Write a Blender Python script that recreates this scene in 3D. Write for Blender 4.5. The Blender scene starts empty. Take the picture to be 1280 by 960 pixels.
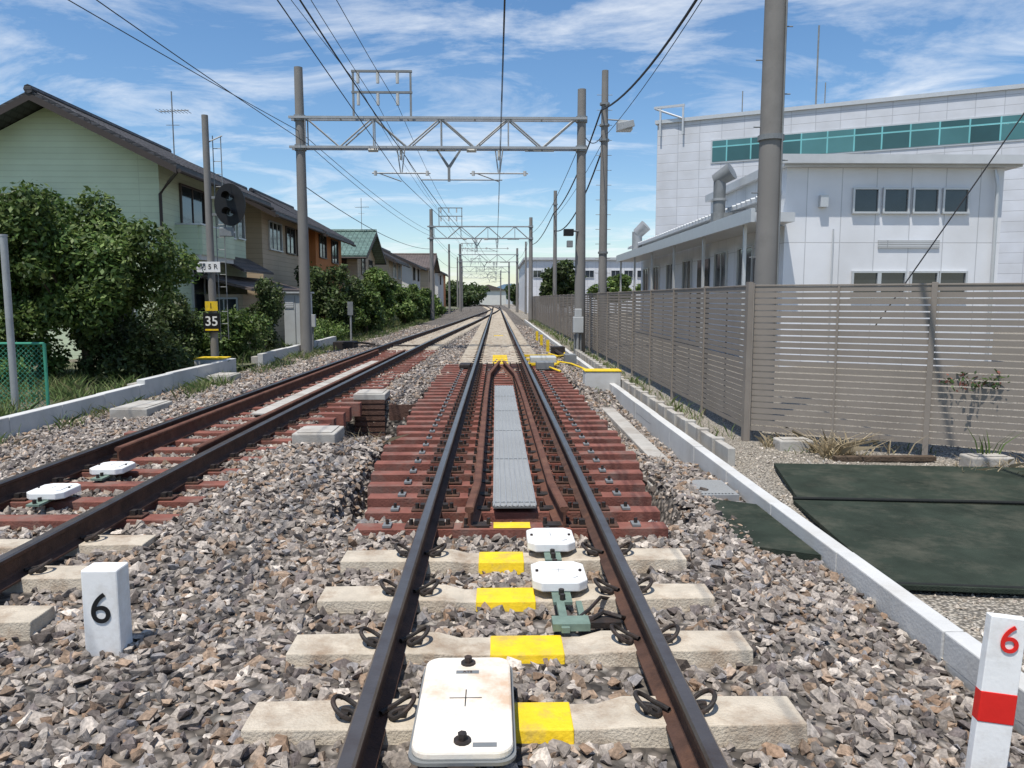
import bpy, bmesh, math, random
import numpy as np
from mathutils import Vector, Matrix
random.seed(7); rng=np.random.default_rng(7)
S=bpy.context.scene
S.view_settings.view_transform='Standard'; S.view_settings.look='None'; S.view_settings.exposure=0
COL=S.collection

# ---------------------------------------------------------------- materials
def newmat(name):
    m=bpy.data.materials.new(name); m.use_nodes=True
    nt=m.node_tree; return m,nt,nt.nodes['Principled BSDF']
def N(nt,t,**k):
    n=nt.nodes.new(t)
    for a,b in k.items(): setattr(n,a,b)
    return n
def ocoord(nt): return N(nt,'ShaderNodeTexCoord').outputs['Object']
def mat(name,col,rough=.75,var=.2,scale=2.5,bump=.15,bscale=60,metal=0,dirt=None,dscale=1.2,damt=.5,spec=.3):
    m,nt,p=newmat(name); L=nt.links; oc=ocoord(nt)
    n=N(nt,'ShaderNodeTexNoise'); n.inputs['Scale'].default_value=scale; n.inputs['Detail'].default_value=8; n.inputs['Roughness'].default_value=.65
    L.new(oc,n.inputs['Vector'])
    r=N(nt,'ShaderNodeValToRGB'); a,b=r.color_ramp.elements
    a.position=.3; b.position=.7
    a.color=[c*(1-var) for c in col]+[1]; b.color=[min(1,c*(1+var)) for c in col]+[1]
    L.new(n.outputs['Fac'],r.inputs['Fac']); out=r.outputs['Color']
    if dirt:
        n2=N(nt,'ShaderNodeTexNoise'); n2.inputs['Scale'].default_value=dscale; n2.inputs['Detail'].default_value=10; n2.inputs['Roughness'].default_value=.7
        L.new(oc,n2.inputs['Vector'])
        r2=N(nt,'ShaderNodeValToRGB'); r2.color_ramp.elements[0].position=.48; r2.color_ramp.elements[1].position=.68
        r2.color_ramp.elements[1].color=(damt,damt,damt,1)
        L.new(n2.outputs['Fac'],r2.inputs['Fac'])
        mx=N(nt,'ShaderNodeMixRGB'); L.new(r2.outputs['Color'],mx.inputs['Fac']); L.new(out,mx.inputs['Color1']); mx.inputs['Color2'].default_value=list(dirt)+[1]
        out=mx.outputs['Color']
    L.new(out,p.inputs['Base Color'])
    p.inputs['Roughness'].default_value=rough; p.inputs['Metallic'].default_value=metal; p.inputs['Specular IOR Level'].default_value=spec
    if bump:
        n3=N(nt,'ShaderNodeTexNoise'); n3.inputs['Scale'].default_value=bscale; n3.inputs['Detail'].default_value=4
        L.new(oc,n3.inputs['Vector'])
        b_=N(nt,'ShaderNodeBump'); b_.inputs['Strength'].default_value=bump; b_.inputs['Distance'].default_value=.02
        L.new(n3.outputs['Fac'],b_.inputs['Height']); L.new(b_.outputs['Normal'],p.inputs['Normal'])
    return m
def panelmat(name,col,bw,rh,mortar=.012,dark=.55,rough=.5,offset=0.0,var=.04):
    m,nt,p=newmat(name); L=nt.links; oc=ocoord(nt)
    s=N(nt,'ShaderNodeSeparateXYZ'); L.new(oc,s.inputs[0])
    ad=N(nt,'ShaderNodeMath',operation='ADD'); L.new(s.outputs['X'],ad.inputs[0]); L.new(s.outputs['Y'],ad.inputs[1])
    c=N(nt,'ShaderNodeCombineXYZ'); L.new(ad.outputs[0],c.inputs['X']); L.new(s.outputs['Z'],c.inputs['Y'])
    b=N(nt,'ShaderNodeTexBrick'); b.offset=offset; b.squash=1
    L.new(c.outputs[0],b.inputs['Vector'])
    b.inputs['Color1'].default_value=[x*(1-var) for x in col]+[1]; b.inputs['Color2'].default_value=[min(1,x*(1+var)) for x in col]+[1]
    b.inputs['Mortar'].default_value=[x*dark for x in col]+[1]
    b.inputs['Scale'].default_value=1; b.inputs['Mortar Size'].default_value=mortar; b.inputs['Mortar Smooth'].default_value=.2
    b.inputs['Brick Width'].default_value=bw; b.inputs['Row Height'].default_value=rh
    n=N(nt,'ShaderNodeTexNoise'); n.inputs['Scale'].default_value=.7; n.inputs['Detail'].default_value=8; L.new(oc,n.inputs['Vector'])
    r=N(nt,'ShaderNodeValToRGB'); r.color_ramp.elements[0].position=.3; r.color_ramp.elements[0].color=(.85,.84,.82,1); r.color_ramp.elements[1].position=.65
    L.new(n.outputs['Fac'],r.inputs['Fac'])
    mx=N(nt,'ShaderNodeMixRGB',blend_type='MULTIPLY'); mx.inputs['Fac'].default_value=1
    L.new(b.outputs['Color'],mx.inputs['Color1']); L.new(r.outputs['Color'],mx.inputs['Color2']); L.new(mx.outputs[0],p.inputs['Base Color'])
    bp=N(nt,'ShaderNodeBump'); bp.invert=True; bp.inputs['Strength'].default_value=.5; bp.inputs['Distance'].default_value=.02
    L.new(b.outputs['Fac'],bp.inputs['Height']); L.new(bp.outputs['Normal'],p.inputs['Normal'])
    p.inputs['Roughness'].default_value=rough
    return m
def attrmat(name,rough=.8,trans=0,bump=0):
    m,nt,p=newmat(name); L=nt.links
    a=N(nt,'ShaderNodeAttribute'); a.attribute_name='col'
    p.inputs['Roughness'].default_value=rough; p.inputs['Specular IOR Level'].default_value=.3
    if bump:
        oc=ocoord(nt); n=N(nt,'ShaderNodeTexNoise'); n.inputs['Scale'].default_value=70; n.inputs['Detail'].default_value=6; L.new(oc,n.inputs['Vector'])
        r=N(nt,'ShaderNodeValToRGB'); r.color_ramp.elements[0].position=.3; r.color_ramp.elements[0].color=(.62,.6,.58,1); r.color_ramp.elements[1].position=.7; r.color_ramp.elements[1].color=(1.28,1.22,1.16,1)
        L.new(n.outputs['Fac'],r.inputs['Fac'])
        mx=N(nt,'ShaderNodeMixRGB',blend_type='MULTIPLY'); mx.inputs['Fac'].default_value=1
        L.new(a.outputs['Color'],mx.inputs['Color1']); L.new(r.outputs['Color'],mx.inputs['Color2']); L.new(mx.outputs[0],p.inputs['Base Color'])
        b_=N(nt,'ShaderNodeBump'); b_.inputs['Strength'].default_value=bump; b_.inputs['Distance'].default_value=.01
        L.new(n.outputs['Fac'],b_.inputs['Height']); L.new(b_.outputs['Normal'],p.inputs['Normal'])
    else: L.new(a.outputs['Color'],p.inputs['Base Color'])
    if trans:
        t=N(nt,'ShaderNodeBsdfTranslucent'); L.new(a.outputs['Color'],t.inputs['Color'])
        mx=N(nt,'ShaderNodeMixShader'); mx.inputs[0].default_value=trans
        L.new(p.outputs[0],mx.inputs[1]); L.new(t.outputs[0],mx.inputs[2])
        L.new(mx.outputs[0],nt.nodes['Material Output'].inputs['Surface'])
    return m

M={}
M['concrete']=mat('concrete',(.42,.4,.36),.85,.18,3,.2,50,dirt=(.24,.2,.16),dscale=2,damt=.7)
M['kerb']=mat('kerb_concrete',(.55,.55,.53),.85,.12,3,.15,50,dirt=(.36,.34,.3),dscale=1.5,damt=.7)
M['sleeperc']=mat('sleeper_concrete',(.5,.44,.35),.9,.2,6,.4,90,dirt=(.25,.17,.11),dscale=4,damt=.8)
M['sleeperr']=mat('sleeper_red',(.2,.076,.056),.85,.35,5,.3,60,dirt=(.2,.14,.115),dscale=3.5,damt=.8)
M['yellow']=mat('yellow_paint',(.78,.54,.02),.6,.12,8,.2,60,dirt=(.42,.31,.11),dscale=9,damt=.7)
M['rust']=mat('rail_rust',(.066,.035,.025),.75,.35,9,.25,90,dirt=(.13,.065,.04),dscale=5,damt=.7)
M['rustr']=mat('guard_rail_rust',(.11,.048,.031),.8,.35,9,.25,90,dirt=(.18,.09,.055),dscale=5,damt=.7)
M['railtop']=mat('rail_head',(.22,.185,.16),.3,.15,5,.05,80,metal=.8,dirt=(.14,.09,.065),dscale=3,damt=.6)
M['dark']=mat('dark_iron',(.028,.024,.022),.6,.3,20,.2,90,dirt=(.08,.045,.03),dscale=14)
M['white']=mat('white_paint',(.8,.8,.78),.45,.04,4,.05,60,dirt=(.5,.46,.4),dscale=5,damt=.55)
M['cream']=mat('white_rust_stained',(.78,.73,.64),.5,.06,5,.08,60,dirt=(.5,.31,.17),dscale=3.6,damt=.75)
M['pole']=mat('pole_concrete',(.215,.205,.19),.85,.14,3,.15,60,dirt=(.15,.14,.13),dscale=1.5)
M['galv']=mat('galvanised_steel',(.36,.37,.37),.5,.12,5,.05,60,metal=.35,dirt=(.25,.25,.24),dscale=3)
M['galvd']=mat('galvanised_dull',(.22,.23,.23),.55,.15,5,.05,60,metal=.3)
M['mesh']=panelmat('grating',(.44,.45,.44),.03,.06,.008,.35,.5)
M['greenm']=mat('green_fitting',(.15,.21,.17),.6,.25,9,.1)
M['black']=mat('black_paint',(.012,.012,.013),.5,.2,9,.05)
M['glass']=mat('window_glass',(.025,.032,.038),.08,.4,1.3,0,spec=.9)
M['teal']=panelmat('teal_glass',(.055,.15,.155),1.6,3,.05,3.4,.15,var=.5)
M['frame']=mat('aluminium_frame',(.55,.56,.56),.4,.05,4,0,metal=.4)
M['framed']=mat('dark_frame',(.09,.07,.06),.45,.1,4,0)
M['fence']=mat('fence_slats',(.25,.218,.185),.6,.08,1.5,.03,40,dirt=(.18,.155,.13),dscale=1)
M['wirem']=mat('wire_black',(.02,.02,.022),.6,.1,5,0)
M['insul']=mat('insulator',(.5,.5,.48),.3,.1,5,0)
M['mat']=mat('rubber_mat',(.032,.042,.032),.95,.3,3,.4,140,dirt=(.1,.098,.075),dscale=2.4,damt=.6,spec=.1)
M['matb']=mat('rubber_seam',(.012,.014,.013),.8,.2,8,.2)
M['greenw']=mat('green_chainlink',(.05,.26,.17),.5,.1,5,0)
M['red']=mat('red_paint',(.65,.02,.015),.5,.08,8,.05)
M['brick']=mat('culvert_brown',(.1,.055,.04),.9,.4,7,.5,40)
M['grey_box']=mat('grey_cabinet',(.45,.47,.47),.45,.06,3,.04,50,dirt=(.35,.34,.32))
M['bark']=mat('bark',(.09,.065,.045),.95,.3,12,.6,40)
M['sidinggreen']=panelmat('pale_green_siding',(.6,.69,.5),6,.16,.006,.8,.7)
M['sidingbeige']=panelmat('beige_siding',(.5,.39,.27),6,.2,.008,.7,.7)
M['orange']=mat('orange_brown_wall',(.5,.19,.065),.8,.1,2)
M['whitewall']=mat('white_wall',(.62,.6,.56),.8,.06,1)
M['rooft']=panelmat('dark_roof_tiles',(.045,.045,.05),.3,.11,.02,.35,.55,offset=.5,var=.3)
M['roofg']=panelmat('green_roof_tiles',(.12,.2,.17),.3,.11,.02,.45,.55,offset=.5,var=.2)
M['roofb']=panelmat('brown_roof',(.13,.1,.085),.4,.15,.02,.5,.6,offset=.5,var=.2)
M['fascia']=mat('dark_fascia',(.05,.04,.035),.6,.1,4,0)
M['prefab']=panelmat('white_prefab_panels',(.72,.735,.76),.9,3.05,.012,.7,.5)
M['bigpanel']=panelmat('white_facade_panels',(.6,.62,.66),1.5,.62,.02,.72,.45)
M['wroof']=mat('pale_metal_roof',(.5,.52,.53),.5,.08,2,.03)
M['louvre']=panelmat('louvre',(.5,.52,.53),5,.06,.012,.6,.5)

def stony(name,scale,cols,bumpd=.05,mixcol=None):
    m,nt,p=newmat(name); L=nt.links; oc=ocoord(nt)
    v=N(nt,'ShaderNodeTexVoronoi'); v.inputs['Scale'].default_value=scale; L.new(oc,v.inputs['Vector'])
    s=N(nt,'ShaderNodeSeparateColor'); L.new(v.outputs['Color'],s.inputs[0])
    r=N(nt,'ShaderNodeValToRGB'); e=r.color_ramp.elements
    e[0].color=list(cols[0])+[1]; e[1].color=list(cols[-1])+[1]
    for i,c in enumerate(cols[1:-1]):
        x=e.new((i+1)/(len(cols)-1)); x.color=list(c)+[1]
    L.new(s.outputs[0],r.inputs['Fac'])
    rr=N(nt,'ShaderNodeValToRGB'); rr.color_ramp.elements[0].position=.25; rr.color_ramp.elements[1].position=.6
    rr.color_ramp.elements[0].color=(1,1,1,1); rr.color_ramp.elements[1].color=(.3,.3,.3,1)
    L.new(v.outputs['Distance'],rr.inputs['Fac'])
    mx=N(nt,'ShaderNodeMixRGB',blend_type='MULTIPLY'); mx.inputs['Fac'].default_value=1
    L.new(r.outputs['Color'],mx.inputs['Color1']); L.new(rr.outputs['Color'],mx.inputs['Color2'])
    out=mx.outputs[0]
    if mixcol:
        n=N(nt,'ShaderNodeTexNoise'); n.inputs['Scale'].default_value=.35; n.inputs['Detail'].default_value=9; n.inputs['Roughness'].default_value=.7; L.new(oc,n.inputs['Vector'])
        r2=N(nt,'ShaderNodeValToRGB'); r2.color_ramp.elements[0].position=.42; r2.color_ramp.elements[1].position=.6; L.new(n.outputs['Fac'],r2.inputs['Fac'])
        m2=N(nt,'ShaderNodeMixRGB'); L.new(r2.outputs['Color'],m2.inputs['Fac']); L.new(out,m2.inputs['Color1']); m2.inputs['Color2'].default_value=list(mixcol)+[1]; out=m2.outputs[0]
    L.new(out,p.inputs['Base Color']); p.inputs['Roughness'].default_value=.9
    b=N(nt,'ShaderNodeBump'); b.invert=True; b.inputs['Strength'].default_value=.8; b.inputs['Distance'].default_value=bumpd
    L.new(v.outputs['Distance'],b.inputs['Height']); L.new(b.outputs['Normal'],p.inputs['Normal'])
    return m
M['ballast']=stony('ballast_base',16,[(.1,.085,.07),(.2,.17,.14),(.27,.235,.2),(.34,.31,.27)])
M['sand']=stony('gravelly_soil',45,[(.32,.28,.22),(.45,.4,.32),(.54,.49,.41),(.38,.33,.26)],.02)
M['ground']=stony('ground_soil',30,[(.2,.17,.12),(.3,.26,.2),(.26,.22,.16)],.02,(.09,.12,.045))
M['stone']=attrmat('ballast_stone',.85,0,.5)
M['leaf']=attrmat('leaves',.5,.3)
M['grass']=attrmat('grass_blades',.7,.2)

# ---------------------------------------------------------------- mesh builder
class MB:
    def __init__(s): s.v=[];s.f=[];s.m=[];s.mats=[]
    def mi(s,m):
        m=M[m] if isinstance(m,str) else m
        if m not in s.mats: s.mats.append(m)
        return s.mats.index(m)
    def add(s,vs,fs,m,X=None):
        o=len(s.v); k=s.mi(m)
        s.v+= [tuple(X@Vector(v)) for v in vs] if X else [tuple(v) for v in vs]
        for f in fs: s.f.append([o+i for i in f]); s.m.append(k)
        return s
    def box(s,x0,x1,y0,y1,z0,z1,m,X=None):
        vs=[(x0,y0,z0),(x1,y0,z0),(x1,y1,z0),(x0,y1,z0),(x0,y0,z1),(x1,y0,z1),(x1,y1,z1),(x0,y1,z1)]
        return s.add(vs,[(0,3,2,1),(4,5,6,7),(0,1,5,4),(1,2,6,5),(2,3,7,6),(3,0,4,7)],m,X)
    def cyl(s,p,q,r,m,r2=None,n=10,cap=True):
        p=Vector(p);q=Vector(q);r2=r if r2 is None else r2
        d=(q-p).normalized(); a=d.orthogonal().normalized(); b=d.cross(a)
        vs=[]
        for c,rr in((p,r),(q,r2)):
            for i in range(n):
                t=2*math.pi*i/n; vs.append(c+rr*(math.cos(t)*a+math.sin(t)*b))
        fs=[(i,(i+1)%n,n+(i+1)%n,n+i) for i in range(n)]
        if cap: fs+=[tuple(range(n))[::-1],tuple(range(n,2*n))]
        return s.add(vs,fs,m)
    def tube(s,pts,r,m,n=6):
        pts=[Vector(p) for p in pts]; vs=[];fs=[]
        for i,p in enumerate(pts):
            d=(pts[min(i+1,len(pts)-1)]-pts[max(i-1,0)]).normalized()
            up=Vector((0,0,1)) if abs(d.z)<.9 else Vector((1,0,0))
            a=d.cross(up).normalized(); b=d.cross(a)
            for k in range(n):
                t=2*math.pi*k/n; vs.append(p+r*(math.cos(t)*a+math.sin(t)*b))
        for i in range(len(pts)-1):
            for k in range(n):
                fs.append((i*n+k,i*n+(k+1)%n,(i+1)*n+(k+1)%n,(i+1)*n+k))
        return s.add(vs,fs,m)
    def poly(s,pts,axis,a0,a1,m,X=None):
        def mk(p,a): return (p[0],a,p[1]) if axis=='y' else ((a,p[0],p[1]) if axis=='x' else (p[0],p[1],a))
        n=len(pts); vs=[mk(p,a0) for p in pts]+[mk(p,a1) for p in pts]
        fs=[(i,(i+1)%n,n+(i+1)%n,n+i) for i in range(n)]+[tuple(range(n))[::-1],tuple(range(n,2*n))]
        return s.add(vs,fs,m,X)
    def build(s,name,parent=None,smooth=False,bevel=0,X=None):
        me=bpy.data.meshes.new(name); me.from_pydata(s.v,[],s.f)
        for m in s.mats: me.materials.append(m)
        me.polygons.foreach_set('material_index',s.m)
        bm=bmesh.new(); bm.from_mesh(me); bmesh.ops.recalc_face_normals(bm,faces=bm.faces); bm.to_mesh(me); bm.free()
        ob=bpy.data.objects.new(name,me); COL.objects.link(ob)
        if smooth:
            me.shade_smooth(); 
            try: me.set_sharp_from_angle(angle=math.radians(40))
            except Exception: pass
        if bevel:
            b=ob.modifiers.new('bevel','BEVEL'); b.width=bevel; b.segments=2; b.limit_method='ANGLE'
        if X: ob.matrix_world=X
        if parent: ob.parent=parent
        return ob
def empty(name,X=None):
    e=bpy.data.objects.new(name,None); COL.objects.link(e); e.empty_display_size=.3
    return e
def text(s,loc,size,m,parent,name,rx=90,rz=0,ext=.002,bold=0):
    c=bpy.data.curves.new(name,'FONT'); c.body=s; c.size=size; c.align_x='CENTER'; c.align_y='CENTER'; c.extrude=ext; c.offset=bold
    c.materials.append(M[m]); o=bpy.data.objects.new(name,c); COL.objects.link(o)
    o.location=loc; o.rotation_euler=(math.radians(rx),0,math.radians(rz)); o.parent=parent; return o

def fastmesh(name,verts,faces,cols,m,parent=None):
    me=bpy.data.meshes.new(name); nv=len(verts); nf,k=faces.shape
    me.vertices.add(nv); me.vertices.foreach_set('co',verts.astype(np.float32).ravel())
    me.loops.add(nf*k); me.loops.foreach_set('vertex_index',faces.astype(np.int32).ravel())
    me.polygons.add(nf); me.polygons.foreach_set('loop_start',(np.arange(nf)*k).astype(np.int32))
    me.update(calc_edges=True)
    a=me.attributes.new('col','FLOAT_COLOR','POINT')
    a.data.foreach_set('color',np.hstack([cols,np.ones((nv,1))]).astype(np.float32).ravel())
    me.shade_flat(); me.materials.append(M[m])
    o=bpy.data.objects.new(name,me); COL.objects.link(o)
    if parent: o.parent=parent
    return o

# ---------------------------------------------------------------- terrain
def sstep(a,b,x): 
    t=np.clip((x-a)/(b-a),0,1); return t*t*(3-2*t)
def gh(x,y):
    x=np.asarray(x,float); y=np.asarray(y,float)
    z=-.04+.012*np.sin(x*1.9+y*.8)+.012*np.sin(y*2.3-x*1.1)
    z+=.10*np.exp(-((x+1.95)/.5)**2)*sstep(3.5,6,y)*(1-sstep(8.0,8.5,y))
    z-=.14*sstep(1.25,2.0,x)
    z-=.10*sstep(-4.7,-5.6,x)
    pit=sstep(5.5,5.8,y)*(1-sstep(15,16,y))*sstep(1.42,1.3,np.abs(x))
    z-=.28*pit
    cul=sstep(9.15,9.35,y)*(1-sstep(12.0,12.1,y))*sstep(-2.5,-2.4,x)*(1-sstep(1.1,1.3,x))
    z-=.5*cul*(1-.5*pit)
    z-=.12*sstep(8,9,y)*(1-sstep(13,14.5,y))*sstep(1.2,1.5,x)
    return z
def grid(name,xs,ys,f,m):
    X,Y=np.meshgrid(xs,ys); Z=f(X,Y); v=np.stack([X,Y,Z],-1).reshape(-1,3)
    nx,ny=len(xs),len(ys); i=np.arange(nx*ny).reshape(ny,nx)
    q=np.stack([i[:-1,:-1],i[:-1,1:],i[1:,1:],i[1:,:-1]],-1).reshape(-1,4)
    return fastmesh(name,v,q,np.ones((len(v),3)),m)
gp=MB(); gp.add([(-1500,-60,-1.2),(1500,-60,-1.2),(1500,3000,-1.2),(-1500,3000,-1.2)],[(0,1,2,3)],'ground'); gp.build('ground')
grid('ballast_bed',np.arange(-6.32,2.13,.1),np.concatenate([np.arange(-4,32,.1),np.arange(32,200,2.)]),gh,'ballast')
def gl(x,y): return -.12-.02*np.sin(x*2+y)+.04*np.sin(y*.7)
grid('soil_verge',np.arange(-60,-6.2,.5),np.arange(-4,240,.5),gl,'ground')
def gr(x,y): return -.16+.012*np.sin(x*3+y*2)+.01*np.sin(y*5)
grid('gravel_yard',np.arange(2.1,70,.4),np.arange(-4,240,.4),gr,'sand')

# ---------------------------------------------------------------- track paths
def catmull(P,step=.5):
    P=[Vector((p[0],p[1],0)) for p in P]; out=[]
    for i in range(len(P)-1):
        p0=P[max(i-1,0)];p1=P[i];p2=P[i+1];p3=P[min(i+2,len(P)-1)]
        n=max(2,int((p2-p1).length/step))
        for k in range(n):
            t=k/n; out.append(.5*((2*p1)+(p2-p0)*t+(2*p0-5*p1+4*p2-p3)*t*t+(3*p1-p0-3*p2+p3)*t**3))
    out.append(P[-1]); return out
main=catmull([(0,-4),(0,10),(0,40),(0,90),(-.3,115),(-1.6,150),(-5,200)],2)
left=catmull([(-3.5,-4),(-3.47,3),(-3.43,8),(-3.3,14),(-3.12,21),(-2.9,28),(-2.45,39),(-2.0,50),(-1.5,64),(-.75,85),(-.1,108)],1)
def offs(path,d):
    out=[]
    for i,p in enumerate(path):
        t=(path[min(i+1,len(path)-1)]-path[max(i-1,0)]).normalized()
        out.append(p+Vector((t.y,-t.x,0))*d)
    return out
prof=[(-.06,.018),(.06,.018),(.06,.03),(.014,.047),(.009,.06),(.009,.135),(.030,.148),(.0315,.17),(.023,.18),(-.023,.18),(-.0315,.17),(-.030,.148),(-.009,.135),(-.009,.06),(-.014,.047),(-.06,.03)]
def rail(mb,path,dz=0,top='railtop',side='rust'):
    n=len(prof); vs=[]
    for i,p in enumerate(path):
        t=(path[min(i+1,len(path)-1)]-path[max(i-1,0)]).normalized(); a=Vector((t.y,-t.x,0))
        for (u,w) in prof: vs.append(p+a*u+Vector((0,0,w+dz)))
    fr=[];ft=[]
    for i in range(len(path)-1):
        for k in range(n):
            f=(i*n+k,i*n+(k+1)%n,(i+1)*n+(k+1)%n,(i+1)*n+k)
            (ft if k in(7,8,9) else fr).append(f)
    fr.append(tuple(range(n))); 
    mb.add(vs,fr,side)
    o=len(mb.v)-len(vs); kk=mb.mi(top)
    for f in ft: mb.f.append([o+i for i in f]); mb.m.append(kk)
G=.582
def sub(path,y0,y1): return [p for p in path if y0<=p.y<=y1]
tr=empty('railway_track'); tl=empty('railway_track')
mb=MB(); rail(mb,offs(main,-G)); rail(mb,offs(main,G)); mb.build('running_rails',tr)
mb=MB(); rail(mb,offs(left,-G)); rail(mb,offs(left,G)); mb.build('running_rails',tl)
mb=MB()
gL=[Vector((-.30,5.25,0)),Vector((-.26,6,0)),Vector((-.26,12,0)),Vector((-.24,15,0)),Vector((-.03,18,0))]
gR=[Vector((.37,5.25,0)),Vector((.33,6,0)),Vector((.31,12,0)),Vector((.27,15,0)),Vector((.07,18,0))]
rail(mb,gL,-.012,'rustr','rustr'); rail(mb,gR,-.012,'rustr','rustr'); mb.build('guard_rails',tr)
mb=MB(); lf=catmull([(p.x,p.y) for p in left],.5)
rail(mb,sub(offs(lf,-G+.2),7.2,22),-.01,'rustr','rustr'); rail(mb,sub(offs(lf,G-.2),7.0,22),-.01,'rustr','rustr'); mb.build('guard_rails',tl)

occ=[]
def csleeper(mb,cx,cy,hl=1.06,yellow=None):
    st=[(-hl,.115,.03),(-hl*.37,.125,.032),(-hl*.27,.105,.012),(hl*.27,.105,.012),(hl*.37,.125,.032),(hl,.115,.03)]
    vs=[]
    for x,w,z in st:
        vs+=[(cx+x,cy-w-.02,-.15),(cx+x,cy-w+.012,z),(cx+x,cy+w-.012,z),(cx+x,cy+w+.02,-.15)]
    fs=[(0,1,2,3),(23,22,21,20)]
    for i in range(5):
        o=4*i
        for k in range(3): fs.append((o+k,o+4+k,o+5+k,o+k+1))
    mb.add(vs,fs,'sleeperc')
    if yellow:
        a,b=yellow; vs=[]
        for x in(a,b): vs+=[(cx+x,cy-.122,-.07),(cx+x,cy-.1,.0165),(cx+x,cy+.1,.0165),(cx+x,cy+.122,-.07)]
        mb.add(vs,[(0,1,5,4),(1,2,6,5),(2,3,7,6),(0,1,2,3),(7,6,5,4)],'yellow')
    occ.append((cx-hl,cx+hl,cy-.12,cy+.12))
def rsleeper(mb,cx,cy,hl,w=.082):
    j=random.uniform(-.04,.04); a=random.uniform(-.006,.006); z=.016+random.uniform(-.006,.003)
    X=Matrix.Translation((cx+j,cy,0))@Matrix.Rotation(a,4,'Z')
    mb.box(-hl,hl,-w,w,-.19,z,'sleeperr',X); occ.append((cx-hl,cx+hl,cy-w,cy+w))
def eclip(mb,x,y,s):
    ctrl=[(-.035,-.03,.052),(-.015,.005,.05),(.012,.038,.05),(.05,.052,.068),(.082,.035,.088),(.088,-.01,.09),(.062,-.048,.07),(.02,-.055,.045),(.0,-.025,.045),(.03,.0,.05),(.07,.008,.05)]
    P=[]
    for i in range(len(ctrl)-1):
        p0=Vector(ctrl[max(i-1,0)]);p1=Vector(ctrl[i]);p2=Vector(ctrl[i+1]);p3=Vector(ctrl[min(i+2,len(ctrl)-1)])
        for k in range(3):
            t=k/3; P.append(.5*((2*p1)+(p2-p0)*t+(2*p0-5*p1+4*p2-p3)*t*t+(3*p1-p0-3*p2+p3)*t**3))
    mb.tube([(x+s*q.x,y+q.y,q.z) for q in P],.0098,'dark',8)
    mb.box(x+(.03 if s>0 else -.06),x+(.06 if s>0 else -.03),y-.03,y+.03,.02,.05,'dark')
sc=MB(); sr=MB(); cl=MB()
for k in range(-6,4):
    y=2.81+.613*k
    yy={0:(-.12,.18),1:(-.14,.2),2:(-.22,.1),3:(-.22,.06)}.get(k,(-.1,.1))
    csleeper(sc,0,y,1.06,yy)
    for rx in(-G,G):
        for s in(-1,1): eclip(cl,rx+s*.065,y+random.uniform(-.01,.01),s)
y=5.3;i=0
plates=MB()
while y<19:
    hl=1.1+.22*float(sstep(5.3,8,y)); rsleeper(sr,0,y,hl)
    if i in(0,): sr.box(-.13,.13,y-.07,y+.07,.021,.024,'yellow')
    for rx in(-G,G):
        plates.box(rx-.17,rx+.17,y-.065,y+.065,.0205,.03,'rust')
        for s in(-1,1):
            plates.box(rx+s*.085-.02,rx+s*.085+.02,y-.03,y+.03,.03,.065,'dark')
            plates.cyl((rx+s*.13,y,.03),(rx+s*.13,y,.07),.016,'dark',n=6)
    for s in(-1,1):
        plates.box(s*.88-.03,s*.88+.03,y-.05,y+.05,.0205,.036,'galvd')
        plates.cyl((s*.88,y,.036),(s*.88,y,.07),.013,'dark',n=6)
        plates.box(s*.28-.06,s*.28+.12,y-.05,y+.05,.0205,.034,'dark')
        plates.cyl((s*.28+.03+.085,y,.03),(s*.28+.03+.085,y,.075),.014,'dark',n=6)
        plates.cyl((s*.28+.03-.075,y,.03),(s*.28+.03-.075,y,.075),.014,'dark',n=6)
    y+=.43; i+=1
y=19.3
while y<150:
    csleeper(sc,float(np.interp(y,[0,90,115,150],[0,0,-.3,-1.6])),y,1.05,(-.2,.2) if (y<22 or 33<y<34) else None)
    for rx in(-G,G):
        plates.box(rx-.12,rx+.12,y-.05,y+.05,.034,.055,'dark')
    y+=.62
sc.build('concrete_sleepers',tr,bevel=.006); sr.build('red_sleepers',tr,bevel=.006); cl.build('rail_clips',tr,smooth=True); plates.build('base_plates',tr)
sc=MB(); sr=MB(); cl=MB(); plates=MB()
def lx(y): return float(np.interp(y,[p.y for p in left],[p.x for p in left]))
y=.8
while y<5.3:
    csleeper(sc,lx(y),y,1.05)
    for rx in(-G,G):
        for s in(-1,1): eclip(cl,lx(y)+rx+s*.065,y,s)
    y+=.6
while y<24:
    rsleeper(sr,lx(y),y,.98 if y<9 else 1.12)
    for rx in(-G,G):
        plates.box(lx(y)+rx-.17,lx(y)+rx+.17,y-.065,y+.065,.0205,.03,'rust')
        for s in(-1,1):
            plates.box(lx(y)+rx+s*.085-.02,lx(y)+rx+s*.085+.02,y-.03,y+.03,.03,.065,'dark')
            plates.cyl((lx(y)+rx+s*.13,y,.03),(lx(y)+rx+s*.13,y,.07),.016,'dark',n=6)
    y+=.52
while y<66:
    csleeper(sc,lx(y),y,1.02); 
    for rx in(-G,G): plates.box(lx(y)+rx-.12,lx(y)+rx+.12,y-.05,y+.05,.034,.055,'dark')
    y+=.62
sc.build('concrete_sleepers',tl,bevel=.006); sr.build('red_sleepers',tl,bevel=.006); cl.build('rail_clips',tl,smooth=True); plates.build('base_plates',tl)

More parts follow.
